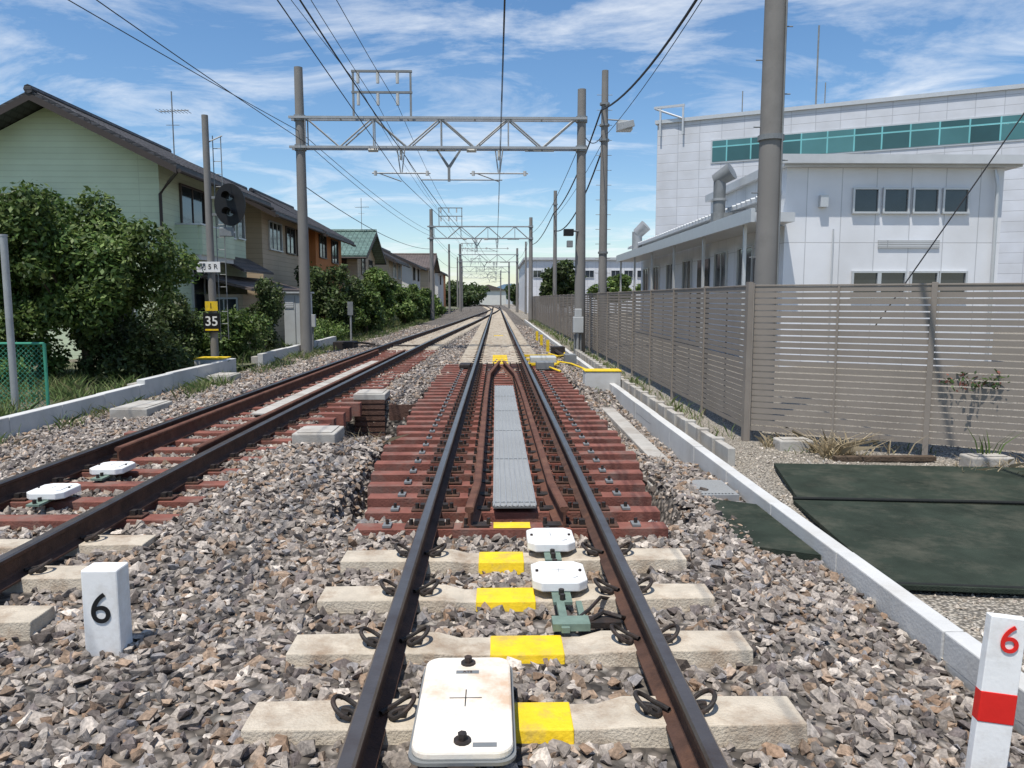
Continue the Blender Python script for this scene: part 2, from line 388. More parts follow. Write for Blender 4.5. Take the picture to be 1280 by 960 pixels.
wk=empty('track_walkway'); mb=MB(); mb.box(-.135,.19,5.62,13.6,.055,.075,'mesh')
for xx in np.arange(-.13,.19,.045): mb.box(xx,xx+.008,5.62,13.6,.0755,.083,'galv')
for y in np.arange(5.7,13.6,1.6): mb.box(-.14,.195,y,y+.03,.045,.079,'galvd')
mb.build('grating',wk)
mb=MB()
ys=np.arange(10.5,19,1.0)
for a in ys: mb.add([(lx(a)-.1,a,.05),(lx(a)+.1,a,.05),(lx(a+1)+.1,a+.98,.05),(lx(a+1)-.1,a+.98,.05),(lx(a)-.1,a,.03),(lx(a)+.1,a,.03),(lx(a+1)+.1,a+.98,.03),(lx(a+1)-.1,a+.98,.03)],[(0,1,2,3),(4,5,1,0),(5,6,2,1),(7,4,0,3)],'concrete')
mb.build('track_walkway')

b=empty('track_transponder'); mb=MB()
def rrect(x0,x1,y0,y1,r,n=6):
    out=[]
    for cx,cy,a in((x1-r,y1-r,0),(x0+r,y1-r,90),(x0+r,y0+r,180),(x1-r,y0+r,270)):
        for i in range(n+1):
            t=math.radians(a+90*i/n); out.append((cx+r*math.cos(t),cy+r*math.sin(t)))
    return out
mb.poly(rrect(-.395,-.055,2.36,3.03,.06),'z',.115,.15,'cream'); mb.build('cover',b,bevel=.01)
mb=MB(); mb.poly(rrect(-.405,-.045,2.35,3.04,.06),'z',.105,.117,'galvd')
mb.box(-.27,-.18,2.3,3.1,.06,.106,'dark')
for yy in(2.6,2.9): mb.box(-.36,-.09,yy-.05,yy+.05,.03,.107,'dark')
for yy in(2.42,2.97): mb.cyl((-.225,yy,.15),(-.225,yy,.157),.03,'dark',n=12); mb.cyl((-.225,yy,.157),(-.225,yy,.18),.016,'dark',n=6)
mb.build('mount',b)
mb=MB(); mb.box(-.227,-.223,2.64,2.76,.1505,.1515,'black'); mb.box(-.285,-.165,2.698,2.702,.1505,.1513,'black'); mb.build('cross_mark',b)
mb=MB(); mb.box(-.27,-.18,2.885,2.91,.1505,.1512,'galvd'); mb.box(-.19,-.11,2.385,2.41,.1505,.1515,'galvd'); mb.build('label',b)
text('ATS',(-.225,2.898,.152),.022,'rust',b,'lettering',0,ext=.0005)
def octa(cx,cy,hx,hy,c):
    return [(cx-hx+c,cy-hy),(cx+hx-c,cy-hy),(cx+hx,cy-hy+c),(cx+hx,cy+hy-c),(cx+hx-c,cy+hy),(cx-hx+c,cy+hy),(cx-hx,cy+hy-c),(cx-hx,cy-hy+c)]
def oct_balise(cx,cy,z=.085):
    e=empty('track_transponder'); mb=MB(); mb.poly(octa(cx,cy,.15,.17,.05),'z',z-.03,z+.025,'white'); mb.build('cover',e,bevel=.008)
    mb=MB(); mb.poly(octa(cx,cy,.1,.12,.03),'z',z+.0255,z+.033,'white')
    for s in(-1,1): mb.cyl((cx+s*.12,cy,z+.025),(cx+s*.12,cy,z+.036),.009,'dark',n=6)
    mb.box(cx-.04,cx+.04,cy-.0015,cy+.0015,z+.0335,z+.0342,'galvd'); mb.box(cx-.0015,cx+.0015,cy-.04,cy+.04,z+.0335,z+.0345,'galvd')
    mb.build('top_plate',e)
    mb=MB(); mb.box(cx-.05,cx+.05,cy-.3,cy+.3,.038,z-.031,'greenm')
    for yy in(-.27,-.2,.2,.27): mb.cyl((cx,cy+yy,z-.03),(cx,cy+yy,z-.0),.015,'dark',n=6)
    mb.build('bracket',e)
oct_balise(.235,4.78); oct_balise(.235,4.13)
oct_balise(lx(6.9)-.16,6.95); oct_balise(lx(6.1)-.2,6.1)
mb=MB(); mb.box(.16,.34,3.52,3.62,.034,.07,'greenm'); mb.box(.2,.24,3.5,3.83,.034,.06,'greenm'); mb.box(.3,.33,3.55,3.83,.034,.06,'greenm'); mb.box(.341,.5,3.58,3.66,.02,.05,'dark')
mb.tube([(.34,3.6,.05),(.42,3.66,.07),(.5,3.62,.06),(.53,3.68,.03)],.012,'dark')
mb.tube([(.24,3.55,.05),(.36,3.72,.06),(.44,3.9,.05),(.5,3.95,.02)],.01,'dark')
mb.build('transponder_bracket')

# ---------------------------------------------------------------- ballast stones
def make_templates(n):
    T=[]
    for k in range(n):
        r=np.random.default_rng(100+k); p=r.normal(size=(11,3)); p/=np.linalg.norm(p,axis=1)[:,None]; p*=r.uniform(.75,1.15,(11,1)); p*=[1,r.uniform(.6,.95),r.uniform(.45,.8)]
        bm=bmesh.new()
        for q in p: bm.verts.new(q)
        bmesh.ops.convex_hull(bm,input=bm.verts); bmesh.ops.triangulate(bm,faces=bm.faces)
        bm.verts.ensure_lookup_table()
        vs=[v for v in bm.verts if v.link_faces]; ix={v:i for i,v in enumerate(vs)}
        T.append((np.array([v.co[:] for v in vs]),np.array([[ix[v] for v in f.verts] for f in bm.faces]))); bm.free()
    return T
TPL=make_templates(18)
def rotm(n):
    q=rng.normal(size=(n,4)); q/=np.linalg.norm(q,axis=1)[:,None]; w,x,y,z=q.T
    return np.stack([1-2*(y*y+z*z),2*(x*y-z*w),2*(x*z+y*w),2*(x*y+z*w),1-2*(x*x+z*z),2*(y*z-x*w),2*(x*z-y*w),2*(y*z+x*w),1-2*(x*x+y*y)],-1).reshape(n,3,3)
OC=np.array(occ)
PAL=np.array([(.27,.245,.22),(.33,.30,.27),(.21,.19,.175),(.41,.375,.335),(.30,.225,.165),(.11,.095,.085),(.52,.48,.43),(.36,.29,.23),(.16,.14,.135),(.24,.235,.24),(.24,.17,.12)])
PW=np.array([.18,.17,.15,.1,.08,.09,.05,.05,.06,.06,.05]); PW/=PW.sum()
def stones(x0,x1,y0,y1,dens,r0,r1,f=gh,avoid=True,zj=(-.015,.02),pal=PAL,pw=PW):
    n=int((x1-x0)*(y1-y0)*dens); x=rng.uniform(x0,x1,n); y=rng.uniform(y0,y1,n)
    k=(x>-.72*y-1.8)&(x<.72*y+1.8); 
    r=r0*np.exp(rng.normal(size=n)*.3); r=np.clip(r,r0*.45,r1)
    if avoid:
        ok=rng.uniform(size=n)
        for a,b_,c,d in OC:
            if d<y0-.2 or c>y1+.2: continue
            k&=~((x>a-r*.1)&(x<b_+r*.1)&(y>c-r*.15)&(y<d+r*.15)&(ok>.008))
        for path in(main,left):
            px=np.interp(y,[p.y for p in path],[p.x for p in path])
            k&=~(np.abs(np.abs(x-px)-G)<.075)
        k&=~((x>-.42)&(x<-.03)&(y>2.3)&(y<3.05)&(gh(x,y)>.02))
    x=x[k];y=y[k];r=r[k];n=len(x)
    z=f(x,y)+rng.uniform(zj[0],zj[1],n)
    t=rng.integers(0,len(TPL),n); V=[];F=[];C=[];o=0
    for i,(tv,tf) in enumerate(TPL):
        s=np.where(t==i)[0]; m=len(s)
        if not m: continue
        R=rotm(m); v=np.einsum('nij,vj->nvi',R,tv)*r[s][:,None,None]; v[:,:,2]*=.85; v+=np.stack([x[s],y[s],z[s]],-1)[:,None,:]
        V.append(v.reshape(-1,3)); F.append((tf[None]+(np.arange(m)*len(tv))[:,None,None]+o).reshape(-1,3)); o+=m*len(tv)
        c=pal[rng.choice(len(pal),m,p=pw)]*rng.uniform(.75,1.25,(m,1)); C.append(np.repeat(c,len(tv),0))
    return np.vstack(V),np.vstack(F),np.vstack(C)
parts=[stones(-6.25,2.08,1.2,6.5,820,.034,.062),stones(-6.25,2.08,6.5,12,560,.037,.062),stones(-6.25,2.1,12,24,280,.045,.07),stones(-6.2,2.1,24,48,90,.06,.08,zj=(-.03,.0)),
       stones(-6.2,2.08,1.2,9,22,.05,.068,zj=(0,.02))]
o=0;VV=[];FF=[];CC=[]
for v,f,c in parts: VV.append(v);FF.append(f+o);CC.append(c);o+=len(v)
fastmesh('ballast_stones',np.vstack(VV),np.vstack(FF),np.vstack(CC),'stone')
palS=np.array([(.5,.46,.4),(.42,.37,.3),(.34,.3,.26),(.6,.57,.52)]); pwS=np.ones(4)/4
a1=stones(2.25,7.5,2.2,9,200,.014,.04,gr,False,(-.005,.008),palS,pwS)
fastmesh('yard_gravel',a1[0],a1[1],a1[2],'stone')

# ---------------------------------------------------------------- kerbs, slabs, mats
mb=MB(); y=1.2
while y<60:
    j=random.uniform(-.006,.006); mb.box(2.1+j,2.21+j,y,y+1.19,-.4,-.02+random.uniform(-.005,.005),'kerb'); y+=1.2
mb.build('concrete_kerb',bevel=.008)
mb=MB(); y=8.0
while y<24:
    mb.box(2.36,2.44,y,y+.5,-.4,.03+.003*math.sin(y),'concrete'); mb.box(2.33,2.47,y+.5,y+.6,-.4,.055,'concrete'); y+=.62
mb.build('low_concrete_wall',bevel=.008)
mb=MB(); y=6.5
while y<12: mb.box(1.62,1.82,y,y+.98,-.4,-.16,'concrete'); y+=1.0
mb.box(1.35,1.6,7.0,7.5,-.3,-.13,'concrete'); mb.build('cable_trough',bevel=.01)
mb=MB(); mb.box(1.6,2.0,6.6,7.1,-.15,-.09,'mesh'); mb.box(1.57,2.03,6.57,7.13,-.2,-.1,'galv'); mb.build('drain_cover')
mb=MB()
for a,b_,h in((6.2,7.2,.10),(8.6,13.6,.12),(13.6,18.5,.2),(20.5,30,.16)):
    yy=a
    while yy<b_-.1: mb.box(-6.45,-6.3,yy,min(yy+1.19,b_),-.4,h+random.uniform(-.006,.006),'kerb'); mb.box(-6.62,-6.451,yy,min(yy+1.19,b_),-.4,h-.08,'concrete'); yy+=1.2
mb.build('concrete_kerb',bevel=.01)
mb=MB(); 
mb.poly([(2.28,4.45),(9,3.6),(9,5.62),(2.45,6.42)],'z',-.14,-.105,'mat'); mb.poly([(2.5,6.45),(9,5.65),(9,7.2),(2.8,7.85)],'z',-.14,-.095,'mat')
mb.tube([(2.45,6.43,-.095),(4,6.24,-.085),(6,6.0,-.095),(9,5.63,-.095)],.016,'matb'); mb.tube([(2.32,4.47,-.11),(4.2,4.22,-.105),(9,3.62,-.11)],.014,'matb'); mb.build('rubber_matting',bevel=.005)
mb=MB(); mb.poly([(1.5,5.3),(2.09,5.0),(2.09,6.3),(1.75,6.5)],'z',-.16,-.11,'mat'); mb.build('rubber_matting')
def slab(name,x0,x1,y0,y1,z0,z1,m='concrete',top=None):
    e=empty(name); mb=MB(); mb.box(x0,x1,y0,y1,z0,z1,m); mb.build('block',e,bevel=.015)
    if top: mb=MB(); mb.box(x0-.01,x1+.01,y0-.01,y1+.01,z1+.003,z1+.03,top); mb.build('top_cap',e,bevel=.006)
    else: mb=MB(); mb.box(x0+.05,x1-.05,y0+.05,y1-.05,z1+.002,z1+.012,m); mb.build('top_cap',e,bevel=.006)
    return e
slab('concrete_block',1.62,2.32,14.8,15.2,-.4,.2,'kerb','yellow')
slab('concrete_block',-7.15,-6.5,18.0,18.6,-.3,.2,'kerb','yellow')
slab('concrete_block',-6.2,-5.7,16.2,16.9,-.3,.0,'concrete')
slab('concrete_block',-5.75,-5.2,11.2,12.1,-.3,.02,'concrete')
slab('concrete_block',-2.42,-1.93,8.6,9.15,-.6,.1,'concrete')
slab('concrete_block',-2.35,-1.85,12.0,12.6,.02,.13,'concrete')
mb=MB(); mb.box(-2.32,-1.88,12.02,12.5,-.7,.018,'brick')
for z in np.arange(-.65,0,.09): mb.box(-2.34,-1.86,12.0,12.52,z,z+.06,'brick')
mb.box(-1.8,-1.32,12.05,12.3,-.7,-.05,'brick')
mb.build('brick_pier')
slab('concrete_block',3.2,3.6,8.75,9.0,-.2,-.03,'concrete')
slab('concrete_block',4.85,5.3,7.75,8.0,-.2,-.03,'concrete')
mb=MB(); mb.box(3.6,4.7,8.15,8.25,-.15,-.1,'bark'); mb.build('wooden_plank')

p=empty('marker_post'); mb=MB(); mb.box(-2.05,-1.88,3.5,3.62,-.3,.36,'white'); mb.build('post',p,bevel=.008)
text('6',(-1.965,3.497,.17),.21,'black',p,'numeral')
p=empty('marker_post'); mb=MB(); mb.box(-.06,.06,-.02,.02,-.3,.52,'white'); mb.box(-.0605,.0605,-.0225,.0225,.14,.25,'red')
mb.build('post',p,bevel=.003); text('6',(.008,-.0235,.44),.14,'red',p,'numeral')
p.location=(1.625,2.52,.0); p.rotation_euler=(math.radians(-3),math.radians(5),math.radians(-8))

# ---------------------------------------------------------------- fence
def fence(name,p,q,h=1.78,z0=-.14,pitch=2.0):
    p=Vector((p[0],p[1],0));q=Vector((q[0],q[1],0)); L=(q-p).length; d=(q-p)/L
    X=Matrix.Translation(p)@Matrix.Rotation(math.atan2(d.y,d.x),4,'Z')
    e=empty(name); mb=MB(); n=int(round(L/pitch)); pt=L/n
    rows=24; dz=(h-.12-z0)/rows
    for i in range(n):
        for r in range(rows):
            z=z0+.12+r*dz+random.uniform(-.0015,.0015); mb.box(i*pt+.03,(i+1)*pt-.03,-.012,.012,z+.0,z+dz-.016,'fence')
        mb.box(i*pt+pt/2-.012,i*pt+pt/2+.012,-.03,-.013,z0+.05,h-.02,'fence')
    mb.build('slats',e,X=X)
    mb=MB()
    for i in range(n+1): mb.box(i*pt-.03,i*pt+.03,-.045,.03,z0-.3,h+.02,'fence')
    mb.box(0,L,-.02,.02,h-.015,h+.006,'fence'); mb.build('posts',e,bevel=.003,X=X)
    return e
fence('slatted_fence',(3.05,9.45),(8.2,6.6))
fence('slatted_fence',(3.05,9.55),(3.0,70))
mb=MB(); mb.box(2.98,3.04,9.4,9.5,-.4,1.82,'fence'); mb.build('fence_corner_post')

e=empty('chainlink_fence'); X=Matrix.Translation((-9.6,11.6,-.1))
mb=MB(); L=2.75;H=1.05
for xx in(0,L/2,L): mb.cyl((xx,0,-.2),(xx,0,H),.024,'greenw',n=8)
mb.cyl((0,0,H),(L,0,H),.02,'greenw',n=8); mb.build('posts',e,X=X)
mb=MB(); s=.075; k=-H
while k<L:
    a=max(0,k);b_=min(L,k+H)
    mb.tube([(a,0,a-k),(b_,0,b_-k)],.0035,'greenw',4); mb.tube([(a,0.006,H-(a-k)),(b_,.006,H-(b_-k))],.0035,'greenw',4); k+=s
mb.build('mesh',e,X=X)
mb=MB(); mb.cyl((-7.15,11.3,-.3),(-7.15,11.3,2.5),.05,'galv',n=12); mb.cyl((-7.15,11.3,2.5),(-7.15,11.3,2.53),.055,'galv',n=12); mb.build('steel_post',smooth=True)

# ---------------------------------------------------------------- poles & gantries
def gantry(Y,xl,xr,hl,hr,zb,zt,r=.16,frame=True):
    e=empty('overhead_line_gantry'); mb=MB()
    mb.cyl((xl,Y,-.4),(xl,Y,hl),r*1.15,'pole',r*.8,16); mb.cyl((xr,Y,-.4),(xr,Y,hr),r*1.15,'pole',r*.8,16); mb.build('poles',e,smooth=True)
    mb=MB(); 
    for z in(zb,zt):
        for x in (xl,xr):
            mb.cyl((x,Y,z-.09),(x,Y,z+.09),r*1.12,'galvd',n=14)
    for dy in(-.16,.16):
        for z in(zb,zt): mb.box(xl-.3,xr+.15,Y+dy-.035,Y+dy+.035,z-.035,z+.035,'galv')
        n=max(4,int((xr-xl)/1.05)); w=(xr-xl-.4)/n
        for i in range(n):
            a=xl+.2+i*w; z0,z1=(zb,zt) if i%2 else (zt,zb)
            mb.cyl((a,Y+dy,z0),(a+w,Y+dy,z1),.026,'galv',n=6)
            if i%2==0: mb.cyl((a,Y+dy,zb),(a,Y+dy,zt),.022,'galv',n=6)
    for i in range(n+1):
        a=xl+.2+i*w; mb.cyl((a,Y-.16,zb),(a,Y+.16,zb),.02,'galv',n=6); mb.cyl((a,Y-.16,zt),(a,Y+.16,zt),.02,'galv',n=6)
    mb.build('truss_beam',e)
    if frame:
        mb=MB(); f0,f1=-4.45,-2.7; H=zt+1.4
        for x in(f0,f1): mb.box(x-.03,x+.03,Y-.03,Y+.03,zt,H,'galvd')
        for z in(H,zt+.78): mb.box(f0-.05,f1+.05,Y-.04,Y+.04,z-.03,z+.03,'galvd')
        for x in(-4.3,-3.7,-3.1): 
            mb.cyl((x,Y,H-.04),(x,Y,H-.35),.05,'insul',n=8); mb.cyl((x,Y,zt+.75),(x,Y,zt+.4),.05,'insul',n=8)
        mb.build('feeder_frame',e)
    mb=MB()
    for tx in(lx(Y) if Y<100 else -.2,0.0):
        mb.cyl((tx-.9,Y,zb-.75),(tx+.9,Y,zb-.75),.022,'galv',n=6)
        mb.cyl((tx-.12,Y,zb),(tx-.02,Y,zb-.75),.02,'galv',n=6); mb.cyl((tx+.12,Y,zb),(tx+.02,Y,zb-.75),.02,'galv',n=6)
        mb.cyl((tx,Y,zb-.05),(tx,Y,zb-.35),.045,'insul',n=8)
        mb.cyl((tx-1.0,Y,zb-.06),(tx-.7,Y,zb-.06),.06,'insul',n=8); mb.cyl((tx-.7,Y,zb-.75),(tx+.0,Y,zb-1.0),.016,'galvd',n=6)
        for s in(-.8,.8): mb.cyl((tx+s,Y,zb-.68),(tx+s,Y,zb-.82),.05,'insul',n=8)
        mb.box(tx+.8,tx+1.7,Y-.03,Y+.03,zb-.085,zb-.04,'galvd')
    mx_=(-1.55); mb.poly([(mx_-.4,zb-.03),(mx_-.34,zb-.03),(mx_,zb-.5),(mx_+.34,zb-.03),(mx_+.4,zb-.03),(mx_+.04,zb-.6),(mx_+.04,zb-1.0),(mx_-.04,zb-1.0),(mx_-.04,zb-.6)],'y',Y-.03,Y+.03,'galvd')
    mb.cyl((-2.4,Y,zb-.95),(.1,Y,zb-.95),.018,'galvd',n=6)
    mb.build('wire_supports',e)
    return e
gantry(24.4,-6.1,2.55,8.6,8.0,6.22,7.1)
gantry(60,-5.05,2.6,8.4,7.8,6.2,7.1)
gantry(98,-4.6,2.6,8.4,7.9,6.2,7.1); gantry(135,-6,2.2,8.4,7.9,6.2,7.1); gantry(175,-8,1.0,8.4,7.9,6.2,7.1)
e=empty('track_equipment_box'); mb=MB(); mb.box(2.3,2.62,23.9,24.15,.55,1.05,'grey_box'); mb.box(2.35,2.57,23.93,24.12,1.05,1.3,'grey_box'); mb.build('box',e,bevel=.02)
mb=MB(); mb.cyl((2.45,24.0,.0),(2.45,24.0,.6),.05,'galv'); mb.cyl((2.35,24.0,-.3),(2.35,24,.5),.03,'galvd'); mb.cyl((2.55,24,-.3),(2.55,24,.5),.03,'galvd'); mb.build('conduits',e)
e=empty('platform_lamp'); mb=MB(); mb.box(2.0,2.3,24.0,24.3,3.55,3.75,'black'); mb.cyl((2.3,24.2,3.7),(2.5,24.3,3.7),.03,'galvd'); mb.box(2.1,2.28,24.05,24.25,3.2,3.4,'galvd'); mb.build('lamp_head',e,bevel=.02)
def pole(name,x,y,h,r0,r1,m='pole',lean=0,fit=None):
    e=empty(name); mb=MB(); mb.cyl((x,y,-.4),(x+lean,y,h),r0,m,r1,20); mb.build('shaft',e,smooth=True)
    mb=MB()
    for z in (fit or [h*.9]): mb.cyl((x+lean*z/h,y,z-.035),(x+lean*z/h,y,z+.035),r0+.012,'galvd',n=20)
    mb.build('bands',e); return e
e=pole('utility_pole',3.75,11.0,9.6,.17,.135,'pole',0,[3.85,6.6,7.0,7.4])
mb=MB(); mb.cyl((3.77,11,6.6),(4.15,11,6.6),.02,'galvd'); mb.cyl((3.77,11,7.0),(3.5,10.7,7.0),.02,'galvd'); 
for z in np.arange(2.2,9,.9): mb.cyl((3.75-.15,11,z),(3.75-.25,11,z),.009,'galvd',n=5); mb.cyl((3.75+.15,11,z+.45),(3.75+.25,11,z+.45),.009,'galvd',n=5)
mb.tube([(3.75+.12,10.86,1),(3.75+.1,10.88,9)],.012,'galvd'); mb.build('fittings',e)
e=pole('utility_pole',3.62,27,9.3,.16,.11,'pole',0,[3.2,7.0,7.5,8.2])
mb=MB(); mb.cyl((3.6,27,7.7),(4.5,26.8,7.6),.025,'galvd'); mb.box(4.0,4.5,26.5,26.9,7.25,7.55,'grey_box'); mb.poly([(3.98,7.2),(4.55,7.35),(4.5,7.55),(3.98,7.45)],'y',26.35,26.5,'galv'); mb.build('floodlight',e,bevel=.02)
mb=MB(); mb.cyl((3.62,27,8.1),(3.62,26.6,8.1),.02,'galvd')
for z in np.arange(2,9,.5): mb.cyl((3.35,27,z),(3.88,27,z),.01,'galvd',n=5)
mb.build('fittings',e)
pole('utility_pole',3.4,46,7.9,.13,.1,'pole'); pole('utility_pole',3.3,75,8,.13,.1,'pole'); pole('utility_pole',3.3,88,8,.13,.1); pole('utility_pole',-5.2,85,7.5,.13,.1); pole('utility_pole',-5.3,112,8,.13,.1)
pole('utility_pole',-7,140,9,.16,.12)

def wire(pts,r=.011,sag=.15,name='overhead_wire',e=None,n=14,m='wirem'):
    mb=MB(); out=[]
    for i in range(len(pts)-1):
        a=Vector(pts[i]);b_=Vector(pts[i+1])
        for k in range(n):
            t=k/n; p=a.lerp(b_,t); p.z-=sag*4*t*(1-t); out.append(p)
    out.append(Vector(pts[-1])); mb.tube(out,r,m,5); return mb.build('wire',e)
W=empty('overhead_wires')
Ys=[-14,24.4,60,98,135,175]
def along(xs,zs,r=.01,sag=.15): wire([(x,y,z) for x,y,z in zip(xs,Ys,zs)],r,sag,e=W)
along([.0,.02,.0,0,-1,-4],[5.25]*6,.007,.0); along([.0,.02,.0,0,-1,-4],[6.15]*6,.007,.55)
along([-2.4,-3.0,-1.65,-.2,-1,-4],[5.25]*6,.009,.0); along([-2.4,-3.0,-1.65,-.2,-1,-4],[6.15]*6,.014,.5)
along([-3.1,-3.1,-3.1,-3.1,-4,-6],[7.5]*6,.008,.4); along([-3.2,-3.7,-3.7,-3.7,-4.5,-6.5],[7.5]*6,.008,.4)
along([-4.8,-4.3,-4.3,-4.2,-5,-7],[8.1]*6,.008,.4)
along([-11,-6.1,-5.05,-4.6,-6,-8],[7.6,6.7,6.7,6.7,6.7,6.7],.010,.3)
along([-7.9,-5.9,-4.9,-4.4,-5.8,-7.8],[7.4,6.35,6.3,6.3,6.3,6.3],.010,.35)
wire([(-6.2,24.4,5.2),(-5.2,60,5.4),(-5,98,5.5)],.014,.5,e=W)
mb=MB()
for a in(-14,24.4,60):
    b_={-14:24.4,24.4:60,60:98}[a]; L=b_-a
    for k in range(1,8):
        t=k/8; y=a+L*t; z=6.15-.55*4*t*(1-t); mb.cyl((.01,y,5.25),(.01,y,z),.004,'wirem',n=4,cap=False)
mb.build('droppers',W)
wire([(3.6,-8,7.5),(3.65,11,7.35),(3.5,27,8.0),(3.3,46,6.6),(3.2,75,6.8)],.03,.55,e=W)
wire([(5.2,-8,8.6),(4.1,11,7.9),(3.7,27,7.2),(3.4,46,6.4)],.010,.25,e=W)
wire([(3.55,27,7.2),(2.65,24.4,6.6)],.014,.25,e=W)
wire([(2.6,24.4,6.6),(2.6,60,6.6),(2.6,98,6.6)],.012,.6,e=W)
wire([(3.62,27,6.9),(3.35,46,5.6)],.03,.9,e=W)
wire([(9.7,11.6,7.4),(5.35,11.0,1.2)],.010,.02,e=W)
wire([(3.7,27,7.8),(3.9,29.5,0)],.01,0,e=W)

# ---------------------------------------------------------------- railway signal
e=empty('railway_signal'); x,y=-7.02,19.0
mb=MB(); mb.cyl((x,y,-.3),(x,y,5.95),.095,'pole',.075,14); mb.build('post',e,smooth=True)
mb=MB()
ov=[(.37*math.cos(t)+x+.55,.5*math.sin(t)+3.85) for t in np.linspace(0,2*math.pi,32,endpoint=False)]
mb.poly(ov,'y',y-.12,y-.09,'black'); mb.box(x+.35,x+.75,y-.089,y+.12,3.45,4.25,'black'); mb.box(x,x+.4,y-.02,y+.03,3.6,3.66,'galvd'); mb.box(x,x+.4,y-.02,y+.03,4.0,4.06,'galvd')
mb.build('signal_head',e)
mb=MB()
for z in(3.66,4.03):
    c=Vector((x+.55,y-.12,z)); mb.cyl(c,c+Vector((0,-.012,0)),.085,'glass',n=20)
    vs=[];fs=[]
    for i in range(13):
        t=math.radians(-20+220*i/12)
        for dy,rr in((0,.1),(-.28,.105)): vs.append((c.x+rr*math.cos(t),c.y+dy,c.z+rr*math.sin(t)))
    for i in range(12): fs.append((2*i,2*i+1,2*i+3,2*i+2))
    mb.add(vs,fs,'black')
mb.build('lenses',e)
mb=MB()
for s in(-.0,.32): mb.cyl((x+.12+s*.6,y+.12,.6),(x+.12+s*.6,y+.12,5.5),.012,'galvd',n=5)
for z in np.arange(.7,5.5,.3): mb.cyl((x+.12,y+.12,z),(x+.31,y+.12,z),.009,'galvd',n=5)
mb.cyl((x,y,5.3),(x+.35,y+.12,5.5),.015,'galvd',n=5); mb.build('ladder',e)
mb=MB(); mb.box(x+.25,x+.6,y-.08,y-.02,3.1,3.32,'galvd'); mb.build('junction_box',e,bevel=.02)
e=empty('signal_number_sign'); mb=MB(); mb.box(x-.3,x+.26,y-.13,y-.11,2.25,2.5,'white'); mb.cyl((x,y-.1,2.3),(x,y-.11,2.3),.1,'galvd'); mb.build('plate',e); text('閉 5 R',(x-.02,y-.133,2.375),.17,'black',e,'lettering')
e=empty('track_number_sign'); mb=MB(); mb.box(x-.14,x+.16,y-.13,y-.11,1.32,1.55,'yellow'); mb.build('plate',e); text('1',(x,y-.133,1.435),.19,'black',e,'lettering')
e=empty('speed_limit_sign'); mb=MB(); mb.box(x-.2,x+.2,y-.13,y-.11,.8,1.26,'black'); mb.box(x-.16,x+.16,y-.134,y-.13,.84,.88,'yellow'); mb.build('plate',e); text('35',(x,y-.133,1.06),.32,'white',e,'lettering',bold=.004)

e=empty('equipment_cabinet'); mb=MB(); mb.box(-7.1,-6.35,25.6,26.4,-.1,1.78,'grey_box'); mb.build('body',e,bevel=.02)
mb=MB(); mb.box(-7.15,-6.3,25.5,26.5,1.785,1.84,'grey_box'); mb.box(-6.74,-6.72,25.585,25.6,.05,1.7,'galvd'); mb.box(-7.05,-6.78,25.58,25.6,1.3,1.5,'louvre'); mb.build('roof_and_doors',e)
mb=MB(); mb.box(-6.15,-5.95,25.0,25.15,.7,1.1,'grey_box'); mb.cyl((-6.05,25.1,-.2),(-6.05,25.1,.7),.03,'galvd'); mb.build('junction_post',bevel=.01)
e=empty('marker_post'); mb=MB(); mb.cyl((-5.55,29,-.2),(-5.55,29,1.1),.035,'galv'); mb.build('post',e); mb=MB(); mb.box(-5.65,-5.45,28.94,28.96,1.0,1.5,'galvd'); mb.build('plate',e)

e=empty('point_machine'); mb=MB(); mb.box(-.95,-.7,17.5,18.1,0.02,.12,'dark')
mb.box(.72,1.35,18.4,18.9,.02,.22,'grey_box'); mb.box(.8,1.2,17.2,17.6,.02,.2,'galvd'); mb.build('casing',e,bevel=.02)
mb=MB()
for yy in(18.2,19.6,20.9): mb.box(.62,1.4,yy,yy+.1,.035,.09,'yellow')
mb.tube([(1.3,16.6,.04),(1.1,17.2,.08),(1.4,18.3,.09),(1.2,19.4,.08),(1.6,20.6,.06),(1.4,22,.05)],.022,'yellow'); mb.tube([(.9,19.6,.08),(1.5,20.2,.1),(1.8,21.5,.03),(1.95,23,.0)],.022,'yellow')
mb.tube([(.7,18.6,.08),(1.2,19.0,.1),(1.7,18.4,.06),(1.95,17.5,0)],.022,'yellow')
for yy in(24.5,28,31): mb.box(1.5,1.6,yy,yy+.1,-.1,.3,'yellow')
mb.build('yellow_conduits',e)
mb=MB(); mb.tube([(2.0,22,-.1),(1.7,22.5,.05),(1.6,23.5,.12),(1.8,24.5,0)],.05,'dark'); mb.box(1.55,1.95,22.8,23.3,-.1,.18,'dark'); mb.box(1.7,2.0,20.0,20.5,-.1,.15,'galvd'); mb.build('cable_box',e)
mb=MB(); mb.box(-5.6,-4.9,26,26.8,-.1,.16,'dark'); mb.tube([(-5.3,26,.1),(-4.7,26.3,.12),(-4.2,26,.08)],.04,'dark'); mb.cyl((-4.6,25.6,.06),(-2.4,25.6,.06),.025,'dark'); mb.build('point_motor',bevel=.03)

